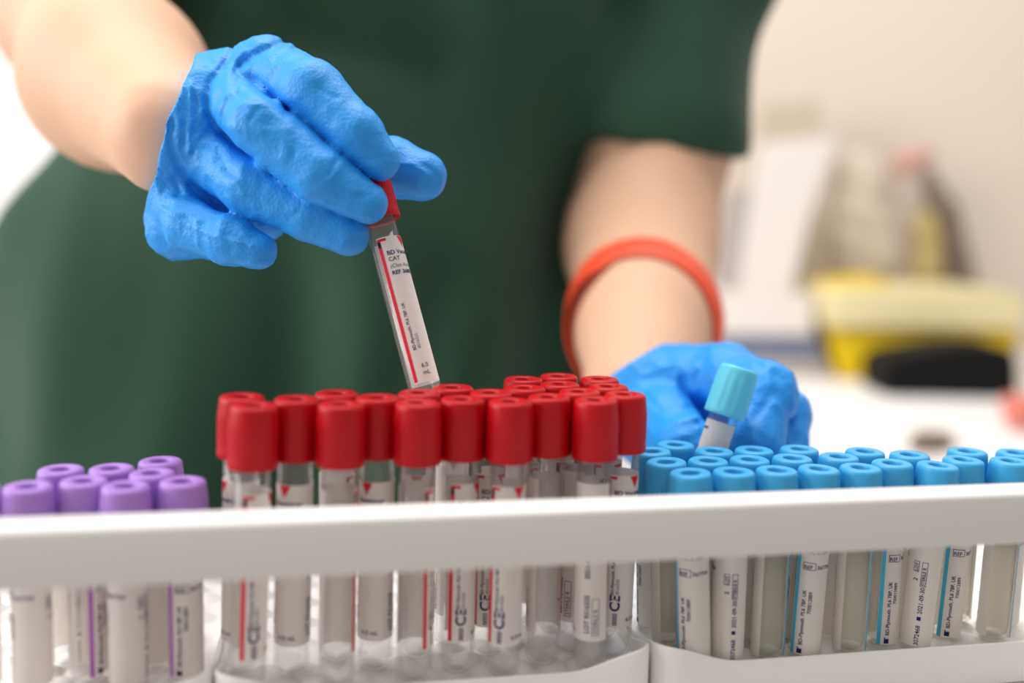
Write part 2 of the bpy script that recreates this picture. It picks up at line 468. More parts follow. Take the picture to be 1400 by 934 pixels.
def short_label(ztop, stripe, H):
    L = Label(6.5, 30.5, H, ztop, [PAPER, INK, stripe, INKK])
    L.rect(.2, 0, 1.7, H, 2)
    b = H - 2.4
    L.text('BD Vacutainer', 3.0, 4.5, 2.5, 1, weight=.04)
    L.text('9NC 0.109M', 3.0, 7.5, 2.0, 1)
    L.frame(2.8, 11.0, 7.6, 14.0, 1, .22); L.text('REF', 3.1, 13.5, 2.1, 1, weight=.03); L.text('367704', 8.0, 13.5, 2.2, 1, weight=.03)
    L.poly([(3.0, b + 1.8), (3.0, b - .8), (3.4, b - .8), (3.4, b + .1), (3.8, b - .5), (3.8, b + .1), (4.4, b - .5), (4.4, b + .1), (4.9, b - .3), (4.9, b + 1.8)][::-1], 1)
    L.text('BD-Plymouth. PL6 7BP. UK', 4.8, b - 1.6, 2.0, 1, True, .04)
    L.text('700012889', 7.1, b - 14.5, 2.0, 1, True, .02)
    u = 24.0
    L.text('3072468', u, H - .6, 2.35, 1, True, .03)
    L.poly([(u - 1.6, H - 12.4), (u - .1, H - 12.4), (u - .1, H - 10.9), (u - 1.6, H - 10.9)], 1)
    L.text('2021-09-30', u, H - 13.6, 2.35, 1, True, .03)
    L.frame(u - 2.0, 13.6, u + .2, 23.6, 1, .2); L.text('STERILE R', u - .35, 23.2, 1.75, 1, True, .04)
    L.frame(u - 5.2, 13.6, u - 3.0, 18.0, 1, .2); L.text('LOT', u - 3.4, 17.7, 1.75, 1, True, .04)
    L.text('2', u - 3.2, 21.6, 2.2, 1, True, .05)
    return L.mesh()

RL, SL = 104.0, 75.5
KIT = {
 'red': dict(L=RL, body=body_mesh(RL - 4, CLEAR), cap=cap_mesh(RL - 22, RED), stop=stopper_mesh(RL - 22, REDS), lab=red_label(RL - 22 - 8.3, False), cont=None),
 'blue': dict(L=SL, body=body_mesh(SL - 4, CLEARG), cap=cap_mesh(SL - 22, BLUE, 48, .13), stop=stopper_mesh(SL - 22, BLUES), lab=short_label(SL - 22 - 3, INKB, 48.5), cont=contents_mesh(SL - 26)),
 'vio': dict(L=SL, body=body_mesh(SL - 4, CLEAR), cap=cap_mesh(SL - 22, VIO, 48, .13), stop=stopper_mesh(SL - 22, VIOS), lab=short_label(SL - 22 - 3, INKV, 45), cont=None),
}
KIT['red_held'] = dict(KIT['red'], lab=red_label(RL - 22 - 8.3, True))
KIT['cyan'] = dict(KIT['blue'], cap=cap_mesh(SL - 22, CYAN, 13, .20, (2.5, 19), 1.03), stop=stopper_mesh(SL - 22, BLUES), lab=short_label(SL - 22 - 3, INKB, 48.5))
def make_tube(kind, base, axis, psi, label, group=None):
    k = KIT[kind]
    root = bpy.data.objects.new('blood_tube', None); COL.objects.link(root); root.empty_display_size = .02
    q = Vector((0, 0, 1)).rotation_difference(axis.normalized()).to_matrix().to_4x4()
    root.matrix_world = Matrix.Translation(base) @ q @ Matrix.Rotation(psi, 4, 'Z')
    for nm, me in (('tube_body', k['body']), ('cap', k['cap']), ('stopper', k['stop']), ('tube_label', k['lab']), ('contents', k['cont'])):
        if me:
            o = bpy.data.objects.new(nm, me); COL.objects.link(o); o.parent = root
    tag(root, label, 'tube', group)
    return root

ORD = ['first', 'second', 'third', 'fourth', 'fifth', 'sixth', 'seventh', 'eighth']
# cap-top centres as (px, py) on the level plane of the cap tops, label turn in degrees, lean in degrees, label
reds = [
 (357, 551, 118, 2.2, 'red-capped tube at the left end of the front red row'),
 (477, 548, 190, 1.0, 'red-capped tube second from left in the front red row'),
 (585, 548.5, 160, .3, 'red-capped tube in the middle of the front red row'),
 (695, 545, 70, .5, 'red-capped tube second from right in the front red row, text label turned right'),
 (814, 540.5, -75, -.5, 'red-capped tube at the right end of the front red row'),
 (411, 545, 10, 1.5, 'red-capped tube with red triangle, behind the gap between the two leftmost front reds'),
 (521, 543, 5, .5, 'red-capped tube with red triangle, behind the gap between second and third front reds'),
 (633, 540, 100, .5, 'red-capped tube behind the gap between third and fourth front reds'),
 (748, 538.5, 200, 0, 'red-capped tube behind the gap between the two rightmost front reds'),
 (856, 534.8, 75, .5, 'rightmost red-capped tube, beside the light blue caps'),
 (331, 545, -20, 1.5, 'leftmost red-capped tube, half hidden behind the front left corner one'),
 (458, 543, 170, 0, 'red-capped tube peeking out behind the second front red cap, with its hole in view'),
 (572, 537.5, 30, 0, 'red-capped tube right in front of the lower end of the held tube'),
 (625, 534, 210, 0, 'red-capped tube just right of the lower end of the held tube'),
 (673, 537, 80, 0, 'red-capped tube directly behind the second front red from right'),
 (717, 532.5, 150, 0, 'red-capped tube on the left slope of the back cluster, hole in view'),
 (783, 533, 250, 0, 'red-capped tube in the back cluster right behind the rightmost front red'),
 (739, 523, 40, 0, 'red-capped tube at the left edge of the back cluster, with glossy wet rim'),
 (760, 528, 120, 0, 'red-capped tube in the centre of the back cluster'),
 (781.7, 516.5, 10, 0, 'rearmost and highest red-capped tube of the back cluster'),
 (809, 521.5, -40, 0, 'red-capped tube to the right of the rearmost one in the back cluster'),
 (826, 528.5, 75, 0, 'red-capped tube in the back cluster nearest the blue gloved fist'),
]
blues = [
 (932, 646.5, 54, -3.6, 'light-blue-capped tube at the left end of the front blue row, label facing out'),
 (985, 641, -62, -.5, 'light-blue-capped tube second from left in the front blue row'),
 (1052, 643.7, 185, 0, 'light-blue-capped tube third from left in the front blue row'),
 (1106, 639.4, 68, 1.5, 'light-blue-capped tube fourth from left in the front blue row'),
 (1169, 637, 178, 0, 'light-blue-capped tube fifth from left in the front blue row'),
 (1280, 634, -92, 3.0, 'light-blue-capped tube sixth from left in the front blue row'),
 (1377, 628.5, 175, 1.0, 'light-blue-capped tube at the right end of the front blue row'),
 (906, 639, 190, -3, 'light-blue-capped tube between the rightmost red tube and the first front blue'),
 (892, 630, 20, -2.5, 'leftmost light-blue-capped tube, half hidden by the rightmost red cap'),
 (932.5, 623, 150, 0, 'light-blue-capped tube in the back row left of the held cyan tube'),
 (956.5, 633, 60, 0, 'light-blue-capped tube below the stem of the held cyan tube'),
 (990.7, 627.6, 230, 0, 'light-blue-capped tube in the back row right below the held cyan tube'),
 (1019, 635.4, 45, 0, 'light-blue-capped tube between second and third front blues, one step back'),
 (1045, 622.5, 140, 0, 'light-blue-capped tube at the back in front of the blue gloved fist knuckle'),
 (1076.6, 629.5, 70, 0, 'light-blue-capped tube behind the gap between third and fourth front blues'),
 (1122, 619.5, 130, 0, 'light-blue-capped tube at the back just right of the gloved fist'),
 (1151.5, 628, 20, 0, 'light-blue-capped tube between the fist and the fifth front blue'),
 (1186.6, 621.5, 160, 0, 'light-blue-capped tube at the back behind the fifth front blue'),
 (1215.6, 630.7, 100, 0, 'light-blue-capped tube in the gap between fifth and sixth front blues, dark hole in view'),
 (1247, 624, 30, 0, 'light-blue-capped tube behind the gap left of the sixth front blue'),
 (1315, 626.5, 85, 2.0, 'light-blue-capped tube just right of the sixth front blue'),
 (1326, 619.5, 200, 0, 'light-blue-capped tube at the back between the sixth and last front blues'),
 (1390, 618.5, 60, 0, 'light-blue-capped tube in the back right corner'),
]
vios = [
 (45, 662.5, 40, .8, 'lavender-capped tube in the front lavender row, second from the left edge'),
 (-28, 664, 70, .5, 'lavender-capped tube at the left edge of the picture'),
 (111, 652.5, 160, .5, 'lavender-capped tube in the dark gap between the two front lavender caps'),
 (175, 661, 20, .8, 'lavender-capped tube third from left in the front lavender row'),
 (236, 653, 100, .5, 'lavender-capped tube at the right end of the lavender group'),
 (97, 642.5, 210, 0, 'lavender-capped tube in the back left of the lavender group'),
 (150, 642, 80, 0, 'lavender-capped tube in the middle of the back lavender row'),
 (203, 636.5, 150, 0, 'rearmost tube of the lavender-capped group'),
 (219, 644, 30, 0, 'lavender-capped tube between the rearmost and the rightmost lavender ones'),
]
def place(lst, kind, group, s0, s1):
    L = KIT[kind]['L'] * .001
    ztop = BINF + L
    pts = [on_plane(a[0], a[1], ztop) for a in lst]
    Ti = TM.inverted()
    for it in range(200):
        mv = False
        for i in range(len(pts)):
            for j in range(i):
                d = pts[i] - pts[j]; d.z = 0; l = d.length
                if l < .01755:
                    mv = True; s = (.0176 - l) / 2 / max(l, 1e-6); pts[i] += d * s; pts[j] -= d * s
        for i in range(len(pts)):
            p = Ti @ pts[i]; lim = .0095
            p.x = min(max(p.x, s0 + lim), s1 - lim); p.y = min(max(p.y, -.018 + .009), .165 - .009)
            pts[i] = TM @ p
        if not mv: break
    for p, a in zip(pts, lst):
        lean = math.radians(a[3]); axis = Vector((math.sin(lean), 0, math.cos(lean)))
        make_tube(kind, p - axis * L, axis, math.radians(a[2]), a[4], group)
place(reds, 'red', 'red-capped tubes in the middle bin', -.1375, .0225)
place(blues, 'blue', 'light-blue-capped tubes in the right bin', .0235, .2150)
place(vios, 'vio', 'lavender-capped tubes in the left bin', -.300, -.1385)

# held tubes
ca, cb = P(500.5, 233, .404), P(588, 558, .392)
ax = (ca - cb).normalized()
make_tube('red_held', ca - ax * RL * .001, ax, math.radians(104), 'red-capped tube with white text label, held up by the gloved hand')
ta, tb = P(1012, 503, .432), P(962, 652, .432)
ax2 = (ta - tb).normalized()
make_tube('cyan', ta - ax2 * SL * .001, ax2, math.radians(-80), 'pale-cyan-capped tube gripped in the gloved fist behind the light blue tubes')

# ------------------------------------------------------------------ person
def mm(*a): return np.array(P(*a))
# joints: (px, py, Z)
R_SH, R_EL, R_FA, R_WR = mm(200, -450, .76), mm(108, 18, .62), mm(160, 108, .53), mm(238, 184, .437)
L_SH, L_HEM, L_EL, L_FA, L_WR = mm(985, -400, .80), mm(902, 190, .765), mm(876, 335, .73), mm(880, 440, .625), mm(872, 545, .53)
def arms(X):
    a = seg_d(X, R_SH, R_EL, .054, .045); a = smin(a, seg_d(X, R_EL, R_FA, .044, .042), .03); a = smin(a, seg_d(X, R_FA, R_WR, .042, .0275), .03)
    a = smin(a, seg_d(X, R_WR, mm(262, 190, .432), .027, .018), .004)
    b = seg_d(X, L_SH, L_HEM, .058, .053); b = smin(b, seg_d(X, L_HEM, L_EL, .053, .053), .02)
    b = smin(b, seg_d(X, L_EL, L_FA, .053, .043), .02); b = smin(b, seg_d(X, L_FA, L_WR, .043, .028), .02)
    b = smin(b, seg_d(X, L_WR, mm(900, 552, .51), .027, .018), .004)
    return np.minimum(a, b)
HS = np.array([-1.0, -.6, -.35, -.2, -.1, .04, .16, .30, .40, .50])
CC = np.array([-.20, -.21, -.235, -.190, -.162, -.1285, -.113, -.08, -.07, -.07])
AA = np.array([.20, .250, .305, .275, .251, .2285, .201, .19, .15, .06])
BB = np.array([.12, .125, .13, .128, .125, .12, .12, .12, .10, .06])
TY = .80
def torso(X, off=0):
    h = X[..., 2] - CZ
    c = np.interp(h, HS, CC); a = np.interp(h, HS, AA) + off; b = np.interp(h, HS, BB) + off
    return (np.sqrt(((X[..., 0] - c) / a) ** 2 + ((X[..., 1] - TY) / b) ** 2) - 1) * b
def body(X):
    h = X[..., 2] - CZ
    t = np.maximum(torso(X, -.042), np.maximum(h - .42, -.42 - h))
    sh = seg_d(X, R_SH, L_SH, .055, .055)
    d = smin(t, sh, .06)
    nk = np.array((-.07, TY, CZ + .40)); d = smin(d, seg_d(X, nk, nk + np.array((0, -.01, .12)), .06, .055), .03)
    for sx in (-.27, -.08):
        hip = np.array((sx, TY, CZ - .40)); kn = np.array((sx, TY, .48)); an = np.array((sx, TY + .02, .07)); toe = np.array((sx, TY - .15, .035))
        d = smin(d, seg_d(X, hip, kn, .088, .056), .04); d = smin(d, seg_d(X, kn, an, .056, .04), .02); d = smin(d, seg_d(X, an, toe, .042, .033), .02)
    return smin(d, arms(X), .012)
person = sdf_object('person', body, (-.52, .36, -.006), (.30, 1.0, 1.62), .006, SKIN, None, 2)
tag(person, 'person in dark green scrub top and blue gloves, holding up a red-capped tube', 'person')

hemL = plane_of(P(812, 182, .765), P(1002, 216, .765), P(905, 204, .70), P(880, 400, .72))
hemR = plane_of(P(0, -70, .66), P(240, -50, .66), P(120, -55, .58), P(120, 200, .6))
# cloth folds on the front of the scrub top: depth (+ valley, - crest), width, run in x and height
FOLDS = [(.016, .028, [(.078, .16), (.06, .05), (.03, -.06), (.0, -.25)]), (-.010, .03, [(-.02, .16), (-.01, .0), (-.03, -.2)]),
         (-.013, .035, [(-.10, .16), (-.09, .02), (-.12, -.25)]), (.014, .028, [(-.165, .10), (-.15, -.05), (-.17, -.3)]),
         (-.012, .032, [(-.22, .05), (-.23, -.12), (-.26, -.3)]), (.006, .026, [(-.29, .02), (-.30, -.15), (-.34, -.3)]),
         (.010, .02, [(-.21, .20), (-.15, .12), (-.06, .10)]), (.010, .022, [(-.05, -.05), (-.08, -.14), (-.15, -.2)])]
def scrub(X):
    x, y, h = X[..., 0], X[..., 1], X[..., 2] - CZ
    t = torso(X, .004)
    fold = .0105 * np.sin(24 * x + 5 * h + 1.2 + 1.2 * np.sin(7 * h)) + .005 * np.sin(52 * x - 9 * h + .7) + .004 * np.sin(30 * h + 16 * x)
    t = t + fold * np.clip(.9 - h * 1.2, .3, 1) * np.clip((TY + .05 - y) / .10, .25, 1)
    for amp, wd, pts in FOLDS:
        t = t + amp * np.exp(-(polyline_dist(x, h, pts) / wd) ** 2)
    t = np.maximum(t, h - .41)
    L_SO = L_SH + np.array((.016, 0, 0)); L_HI = L_HEM + np.array((-.004, 0, 0))
    sl = smin(seg_d(X, L_SO, L_HI, .078, .066), seg_d(X, L_HI, L_HI + (L_HI - L_SO) * .3, .066, .064), .01)
    sl = sl + .003 * np.sin(60 * x + 25 * h) + .0025 * np.sin(40 * h + 15 * x)
    sl = np.maximum(sl, (X - hemL[0]) @ hemL[1])
    sr = np.maximum(seg_d(X, R_SH, R_EL, .074, .068), (X - hemR[0]) @ hemR[1])
    shd = seg_d(X, R_SH, L_SH, .072, .072)
    d = smin(smin(smin(t, shd, .06), sl, .018), sr, .03)
    d = np.maximum(d, -.42 - h)
    nk = np.array((-.07, TY, CZ + .38))
    d = np.maximum(d, -seg_d(X, nk, nk + np.array((0, -.01, .2)), .072, .085))
    return d
sdf_object('scrub_top', scrub, (-.46, .60, CZ - .44), (.29, .98, CZ + .52), .006, SCRUB, person, 2)
def trousers(X):
    d = np.maximum(torso(X, .0), (X[..., 2] - CZ) + .36)
    d = np.maximum(d, CZ - .45 - X[..., 2])
    for sx in (-.27, -.08):
        d = smin(d, seg_d(X, (sx, TY, CZ - .42), (sx, TY, .06), .10, .085), .03)
    return np.maximum(d, .06 - X[..., 2])
sdf_object('scrub_trousers', trousers, (-.46, .62, .03), (.12, .98, CZ - .34), .009, SCRUB, person, 2)

# tourniquet: a flat strip round the forearm
def band():
    def hit(px, py):                      # where the skin of the forearm lies along a sight line
        Zs = np.linspace(.58, .80, 900)
        f = arms(np.array([list(P(px, py, z)) for z in Zs])); k = int(np.argmax(f < 0)) if f.min() < 0 else int(np.argmin(f))
        return P(px, py, float(Zs[k]))
    A, B, T = hit(777, 448), hit(968, 392), hit(880, 338)
    n = (A - T).cross(B - T).normalized()
    if n.dot(P(880, 600, .6) - T) < 0: n = -n
    c = Vector(mm(876, 385, .705)); c = c - n * (c - T).dot(n)
    e1 = (B - A).normalized(); e1 = (e1 - n * e1.dot(n)).normalized(); e2 = n.cross(e1)
    vs, fs = [], []; N = 72
    prof = [(-1, 0), (-.9, 1), (0, 1.15), (.9, 1), (1, 0), (.9, -.6), (-.9, -.6)]
    for i in range(N):
        a = 2 * PI * i / N
        d = e1 * math.cos(a) + e2 * math.sin(a)
        def rad(o):
            pts = np.array([list(c + n * o + d * r) for r in np.linspace(.01, .12, 300)])
            f = arms(pts); k = np.argmax(f > 0); return np.linspace(.01, .12, 300)[k] if f.max() > 0 else .06
        rr = [rad(q) for q in (-.016, -.008, 0, .008, .016)]
        left = max(0, -math.cos(a)) ** 2
        hw = .0125 + .010 * left
        tw = .30 * left
        for (u, v) in prof:
            off = n * (u * hw * math.cos(tw)) + d * (v * .0012 + .0008 + max(0, u * hw * math.sin(tw)) )
            vs.append(c + d * (float(np.interp(u * hw, (-.016, -.008, 0, .008, .016), rr)) + .0003) + off)
    m = len(prof)
    for i in range(N):
        k = (i + 1) % N
        for j in range(m):
            fs.append((i * m + j, k * m + j, k * m + (j + 1) % m, i * m + (j + 1) % m))
    me = mesh_of('tourniquet', [tuple(v) for v in vs], fs, [BAND])
    o = bpy.data.objects.new('tourniquet', me); COL.objects.link(o); o.parent = person
    o['label'] = 'orange-red rubber tourniquet'
band()

# gloves
def chain(X, js, k=.003):
    d = None
    for (a, b) in zip(js[:-1], js[1:]):
        s = seg_d(X, mm(a[0], a[1], a[2] * .001), mm(b[0], b[1], b[2] * .001), a[3] * .001, b[3] * .001)
        d = s if d is None else smin(d, s, k)
    return d
def vnoise(Y, seed):
    r = np.random.RandomState(seed); T = r.rand(32, 32, 32).astype(np.float32)
    i = np.floor(Y).astype(int); f = (Y - i).astype(np.float32); f = f * f * (3 - 2 * f)
    out = 0
    for a in (0, 1):
        for b in (0, 1):
            for c in (0, 1):
                wgt = (f[..., 0] if a else 1 - f[..., 0]) * (f[..., 1] if b else 1 - f[..., 1]) * (f[..., 2] if c else 1 - f[..., 2])
                out = out + wgt * T[(i[..., 0] + a) % 32, (i[..., 1] + b) % 32, (i[..., 2] + c) % 32]
    return out
def crumple(X, A, seed):
    """sharp little folds, stretched along the axes of A (mm per fold)"""
    n = vnoise((X @ A) * 1000, seed); n2 = vnoise((X @ A) * 2100 + 7.3, seed + 1)
    return (1 - np.abs(2 * n - 1)) ** 5 + .5 * (1 - np.abs(2 * n2 - 1)) ** 5
def wr_noise(X, amp):
    x, y, z = X[..., 0] * 1000, X[..., 1] * 1000, X[..., 2] * 1000
    n = np.sin(.42 * x + .31 * z + .8 * np.sin(.13 * z + .1 * y)) * np.sin(.21 * x - .38 * z + .17 * y + 1.3)
    n2 = np.sin(.85 * x - .6 * z + 1.5 * np.sin(.2 * x + .25 * z) + .5 * y)
    return amp * (.6 * n + .4 * n2)
cuffR = plane_of(P(270, 84, .437), P(203, 286, .437), P(228, 178, .405), P(100, 60, .55))
RGROOVE = [([(319, 69), (303, 94), (288, 113), (283, 132), (284, 156), (296, 175), (315, 194), (346, 217)], 1.9, 6),
 ([(388, 58), (353, 73), (330, 86), (322, 98), (344, 113), (365, 131), (392, 152)], 2.2, 7),
 ([(238, 156), (232, 185), (236, 205), (246, 229), (267, 263), (305, 287)], 1.8, 6),
 ([(242, 268), (254, 267), (277, 275), (298, 285)], 1.2, 4),
 ([(298, 208), (313, 235), (325, 242)], 1.2, 5), ([(502, 218), (518, 217), (531, 214)], .7, 4), ([(580, 226), (592, 234), (599, 247)], .9, 4),
 ([(327, 110), (322, 125), (328, 131)], 1.3, 4), ([(352, 150), (340, 166)], .8, 4), ([(250, 170), (251, 200)], .8, 4),
 ([(470, 205), (455, 228), (450, 240)], .6, 3), ([(455, 262), (480, 270), (500, 268)], .7, 3), ([(395, 300), (410, 288)], .7, 4), ([(238, 243), (246, 262)], .9, 4),
 ([(375, 80), (392, 70), (402, 66)], 1.0, 4), ([(433, 118), (448, 130), (462, 134)], .6, 3), ([(395, 183), (404, 200), (402, 214)], .7, 4), ([(345, 325), (360, 326)], .8, 4)]
RRIDGE = [([(261, 113), (261, 155), (257, 210)], 1.2, 4), ([(283, 168), (266, 192), (258, 208)], .9, 3), ([(219, 283), (257, 308), (306, 327), (363, 341)], .9, 3.5),
 ([(469, 221), (459, 236), (448, 249)], .6, 2.5), ([(440, 275), (465, 287), (505, 298)], .7, 3), ([(316, 95), (306, 135), (300, 150)], 1.1, 4), ([(245, 118), (240, 160)], .8, 4),
 ([(475, 168), (490, 190), (510, 200)], .5, 3), ([(535, 222), (565, 224), (585, 240)], .6, 3), ([(352, 222), (362, 236)], .6, 3)]
def gloveR(X):
    f = chain(X, [(370, 96, 422, 13.5), (428, 126, 397, 12.3), (487, 184, 391, 10.4), (519, 219, 391.5, 8.0)])
    f = smin(f, chain(X, [(322, 138, 418, 14.0), (358, 174, 391, 12.2), (440, 241, 387, 10.8), (502, 278, 388, 8.0)]), .0005)
    f = smin(f, chain(X, [(278, 205, 424, 13.0), (345, 256, 403, 11.6), (425, 294, 399, 10.4), (476, 321, 398, 8.4)]), .0005)
    f = smin(f, chain(X, [(240, 262, 430, 11.5), (262, 308, 413, 10.6), (315, 329, 403, 9.6), (353, 343, 399, 7.2)]), .0005)
    th = chain(X, [(330, 235, 440, 15), (430, 240, 442, 13), (535, 229, 425.5, 12.2), (577, 241, 420, 10.4)], .004)
    f = smin(f, th, .0006)
    p = chain(X, [(236, 184, 437, 33.5), (250, 184, 434, 32)], .004)
    for a, b in (((276, 139, 431, 17.5), (366, 96, 424, 13)), ((260, 160, 430, 20), (325, 138, 420, 13.5)), ((250, 200, 432, 19), (278, 205, 424, 12.5)),
                 ((242, 225, 436, 16), (245, 258, 430, 12)), ((240, 240, 442, 14), (243, 316, 430, 11)), ((300, 190, 442, 20), (350, 150, 436, 15)),
                 ((260, 190, 445, 22), (330, 235, 440, 15)), ((275, 265, 436, 15), (365, 300, 430, 9)), ((330, 120, 436, 15), (400, 160, 430, 12)), ((400, 160, 430, 12), (470, 215, 424, 9))):
        p = smin(p, chain(X, [a, b]), .008)
    p = smin(p, chain(X, [(243, 316, 430, 11), (285, 334, 425, 6.5)]), .006)
    d = smin(f, p, .005)
    u, v, Z = proj(X)
    s = Z / F
    for pts, a, wd in RGROOVE: d = d + a * .001 * np.clip(1 - polyline_dist(u, v, pts) * s / (wd * .00050), 0, 1) ** 1.5
    for pts, a, wd in RRIDGE: d = d - a * .001 * np.clip(1 - polyline_dist(u, v, pts) * s / (wd * .00050), 0, 1) ** 1.5
    AX = np.stack([np.array(rgt) / 10.0, np.array(fwd) / 11.0, np.array(upv) / 10.0], 1)
    back = np.clip((430 - u) / 130, 0, 1) * .75 + .35
    d = d + wr_noise(X, .00018) - .0008 * back * crumple(X, AX.astype(np.float32), 3)
    return np.maximum(d, (X - cuffR[0]) @ cuffR[1] + .0006 * np.sin(X[..., 2] * 170 + 1) + .0003 * np.sin(X[..., 2] * 420))
def bounds(js, pad):
    A = np.array([mm(a[0], a[1], a[2] * .001) for a in js]); return A.min(0) - pad, A.max(0) + pad
lo, hi = bounds([(205, 50, 437), (610, 360, 437), (205, 360, 380), (610, 50, 380), (240, 180, 450)], .014)
g = sdf_object('glove', gloveR, lo, hi, .0009, GLOVE, person, 1); g['label'] = 'blue nitrile glove on the raised hand'

cuffL = plane_of(P(833, 524, .54), P(905, 478, .54), P(868, 492, .50), P(880, 380, .66))
LGROOVE = [([(933, 519), (938, 538), (952, 553), (966, 566)], 3.0, 8), ([(925, 565), (940, 558), (962, 556)], 1.4, 5), ([(950, 600), (952, 580), (966, 572)], 1.2, 5),
 ([(1056, 538), (1044, 556), (1032, 573)], 1.5, 6), ([(965, 495), (945, 520), (958, 545)], 1.0, 5), ([(880, 540), (900, 560)], 1.0, 5), ([(1035, 500), (1070, 520)], 1.2, 6), ([(1075, 560), (1085, 610)], 1.5, 6)]
LRIDGE = [([(950, 500), (946, 525), (952, 545)], 1.0, 4), ([(968, 503), (962, 520), (966, 545)], 1.0, 4), ([(985, 487), (975, 500)], .8, 4), ([(925, 578), (950, 570), (968, 575)], 1.0, 4), ([(1028, 487), (1060, 500)], .9, 4)]
def gloveL(X):
    f = chain(X, [(985, 520, 485, 15), (1046, 540, 461, 14.5), (1030, 606, 446, 12), (985, 648, 446, 10)])
    f = smin(f, chain(X, [(1005, 535, 505, 16), (1064, 568, 480, 14.5), (1070, 640, 462, 12), (1010, 672, 458, 10)]), .0012)
    f = smin(f, chain(X, [(1010, 560, 520, 15), (1065, 600, 500, 14), (1060, 665, 480, 12)]), .001)
    th = chain(X, [(885, 562, 505, 17), (912, 578, 476, 15), (938, 608, 450, 12), (962, 652, 442, 9.5)], .004)
    f = smin(f, th, .001)
    p = chain(X, [(872, 540, 532, 32), (885, 548, 520, 29)], .004)
    for a, b in (((890, 530, 512, 22), (985, 520, 488, 15)), ((890, 545, 515, 22), (1005, 535, 505, 16)), ((890, 560, 520, 22), (1010, 560, 520, 16)),
                 ((885, 562, 508, 17), (912, 578, 476, 14)), ((950, 525, 500, 17), (1000, 505, 487, 11)), ((900, 590, 510, 20), (1000, 640, 505, 18))):
        p = smin(p, chain(X, [a, b]), .009)
    d = smin(f, p, .004)
    # the fist keeps clear of the tube it grips
    d = np.maximum(d, -seg_d(X, np.array(ta - ax2 * .003), np.array(ta - ax2 * .020), .0091, .0091))
    d = np.maximum(d, -seg_d(X, np.array(ta - ax2 * .015), np.array(tb - ax2 * .05), .0064, .0064))
    u, v, Z = proj(X); s = Z / F
    for pts, a, wd in LGROOVE: d = d + a * .001 * np.clip(1 - polyline_dist(u, v, pts) * s / (wd * .00055), 0, 1) ** 1.5
    for pts, a, wd in LRIDGE: d = d - a * .001 * np.clip(1 - polyline_dist(u, v, pts) * s / (wd * .00055), 0, 1) ** 1.5
    AX = np.stack([np.array(rgt) / 11.0, np.array(fwd) / 14.0, np.array(upv) / 14.0], 1)
    d = d + wr_noise(X, .0003) - .0011 * crumple(X, AX.astype(np.float32), 5)
    return np.maximum(d, (X - cuffL[0]) @ cuffL[1])
lo, hi = bounds([(830, 480, 545), (1100, 690, 520), (1100, 480, 440), (940, 690, 430), (870, 540, 555)], .02)
g = sdf_object('glove', gloveL, lo, hi, .0013, GLOVE, person, 1); g['label'] = 'blue nitrile glove on the fist behind the light blue tubes'

# ------------------------------------------------------------------ desk and clutter behind
DZ = CZ - .285
desk = empty('desk', (0.75, 1.5, 0))
tag(desk, 'white desk along the back wall on the right, cluttered with supplies', 'desk')
def dbox(name, lo, hi, m, parent, bevel=0, rot=None):
    o = box(name, lo, hi, m, None, bevel)
    o.parent = parent; o.matrix_parent_inverse = Matrix.Translation(-parent.location)
    return o
dbox('desk_top', (.12, 1.02, DZ - .03), (1.75, 2.22, DZ), DESKM, desk, .004)
for lx in (.18, 1.69):
    for ly in (1.08, 2.16):
        dbox('leg', (lx - .025, ly - .025, 0), (lx + .025, ly + .025, DZ - .028), DESKM, desk, .004)
YEL = mat('yellow_plastic', (232, 198, 20), .4, .45)
CREAM = mat('pale_cream_plastic', (228, 216, 168), .45, .4)
BLACK = mat('black_plastic', (9, 9, 10), .6, .2)
SLATE = mat('slate_blue_card', (112, 118, 140), .6, .3)
GREYP = mat('grey_plastic', (176, 168, 164), .5, .4)
BEIGEP = mat('beige_film', (205, 192, 176), .45, .4, var=.12, vscale=18)
OLIVE = mat('olive_yellow_film', (186, 166, 108), .5, .4, var=.1, vscale=18)
TAUPE = mat('taupe_plastic', (128, 112, 100), .5, .4)
PINK = mat('dusty_pink_plastic', (206, 158, 148), .5, .4)
SHEET = mat('white_paper', (226, 218, 214), .6, .2)
REDO = mat('coral_plastic', (226, 130, 116), .5, .4)
BOX = mat('beige_card', (198, 184, 166), .7, .2)
def q(px, py, Z): return P(px, py, Z)
def prism(name, pts, Z, depth, m, bevel=.004, parent=None, tilt=0):
    """a solid whose outline (seen from the front) stands at distance Z and runs back by depth"""
    P0 = [q(a, b, Z) for a, b in pts]
    bm = bmesh.new(); n = len(pts)
    fr = [bm.verts.new((p.x, p.y, p.z)) for p in P0]
    bk = [bm.verts.new((p.x, p.y + depth, p.z)) for p in P0]
    bm.faces.new(fr); bm.faces.new(bk[::-1])
    for i in range(n): bm.faces.new((fr[i], bk[i], bk[(i + 1) % n], fr[(i + 1) % n]))
    bmesh.ops.recalc_face_normals(bm, faces=bm.faces)
    if bevel: bmesh.ops.bevel(bm, geom=list(bm.edges), offset=bevel, segments=3, affect='EDGES')
    bmesh.ops.triangulate(bm, faces=[f for f in bm.faces if len(f.verts) > 4])
    o = from_bm(name, bm, m, parent, True); autosmooth(o)
    return o
def pyz(Z):                       # photo row of the desk top at distance Z
    return 467 + F * 0
def desk_y(px, Z):
    lo_, hi_ = 300, 900
    for _ in range(40):
        mid = (lo_ + hi_) / 2
        if P(px, mid, Z).z > DZ + .0005: lo_ = mid
        else: hi_ = mid
    return lo_
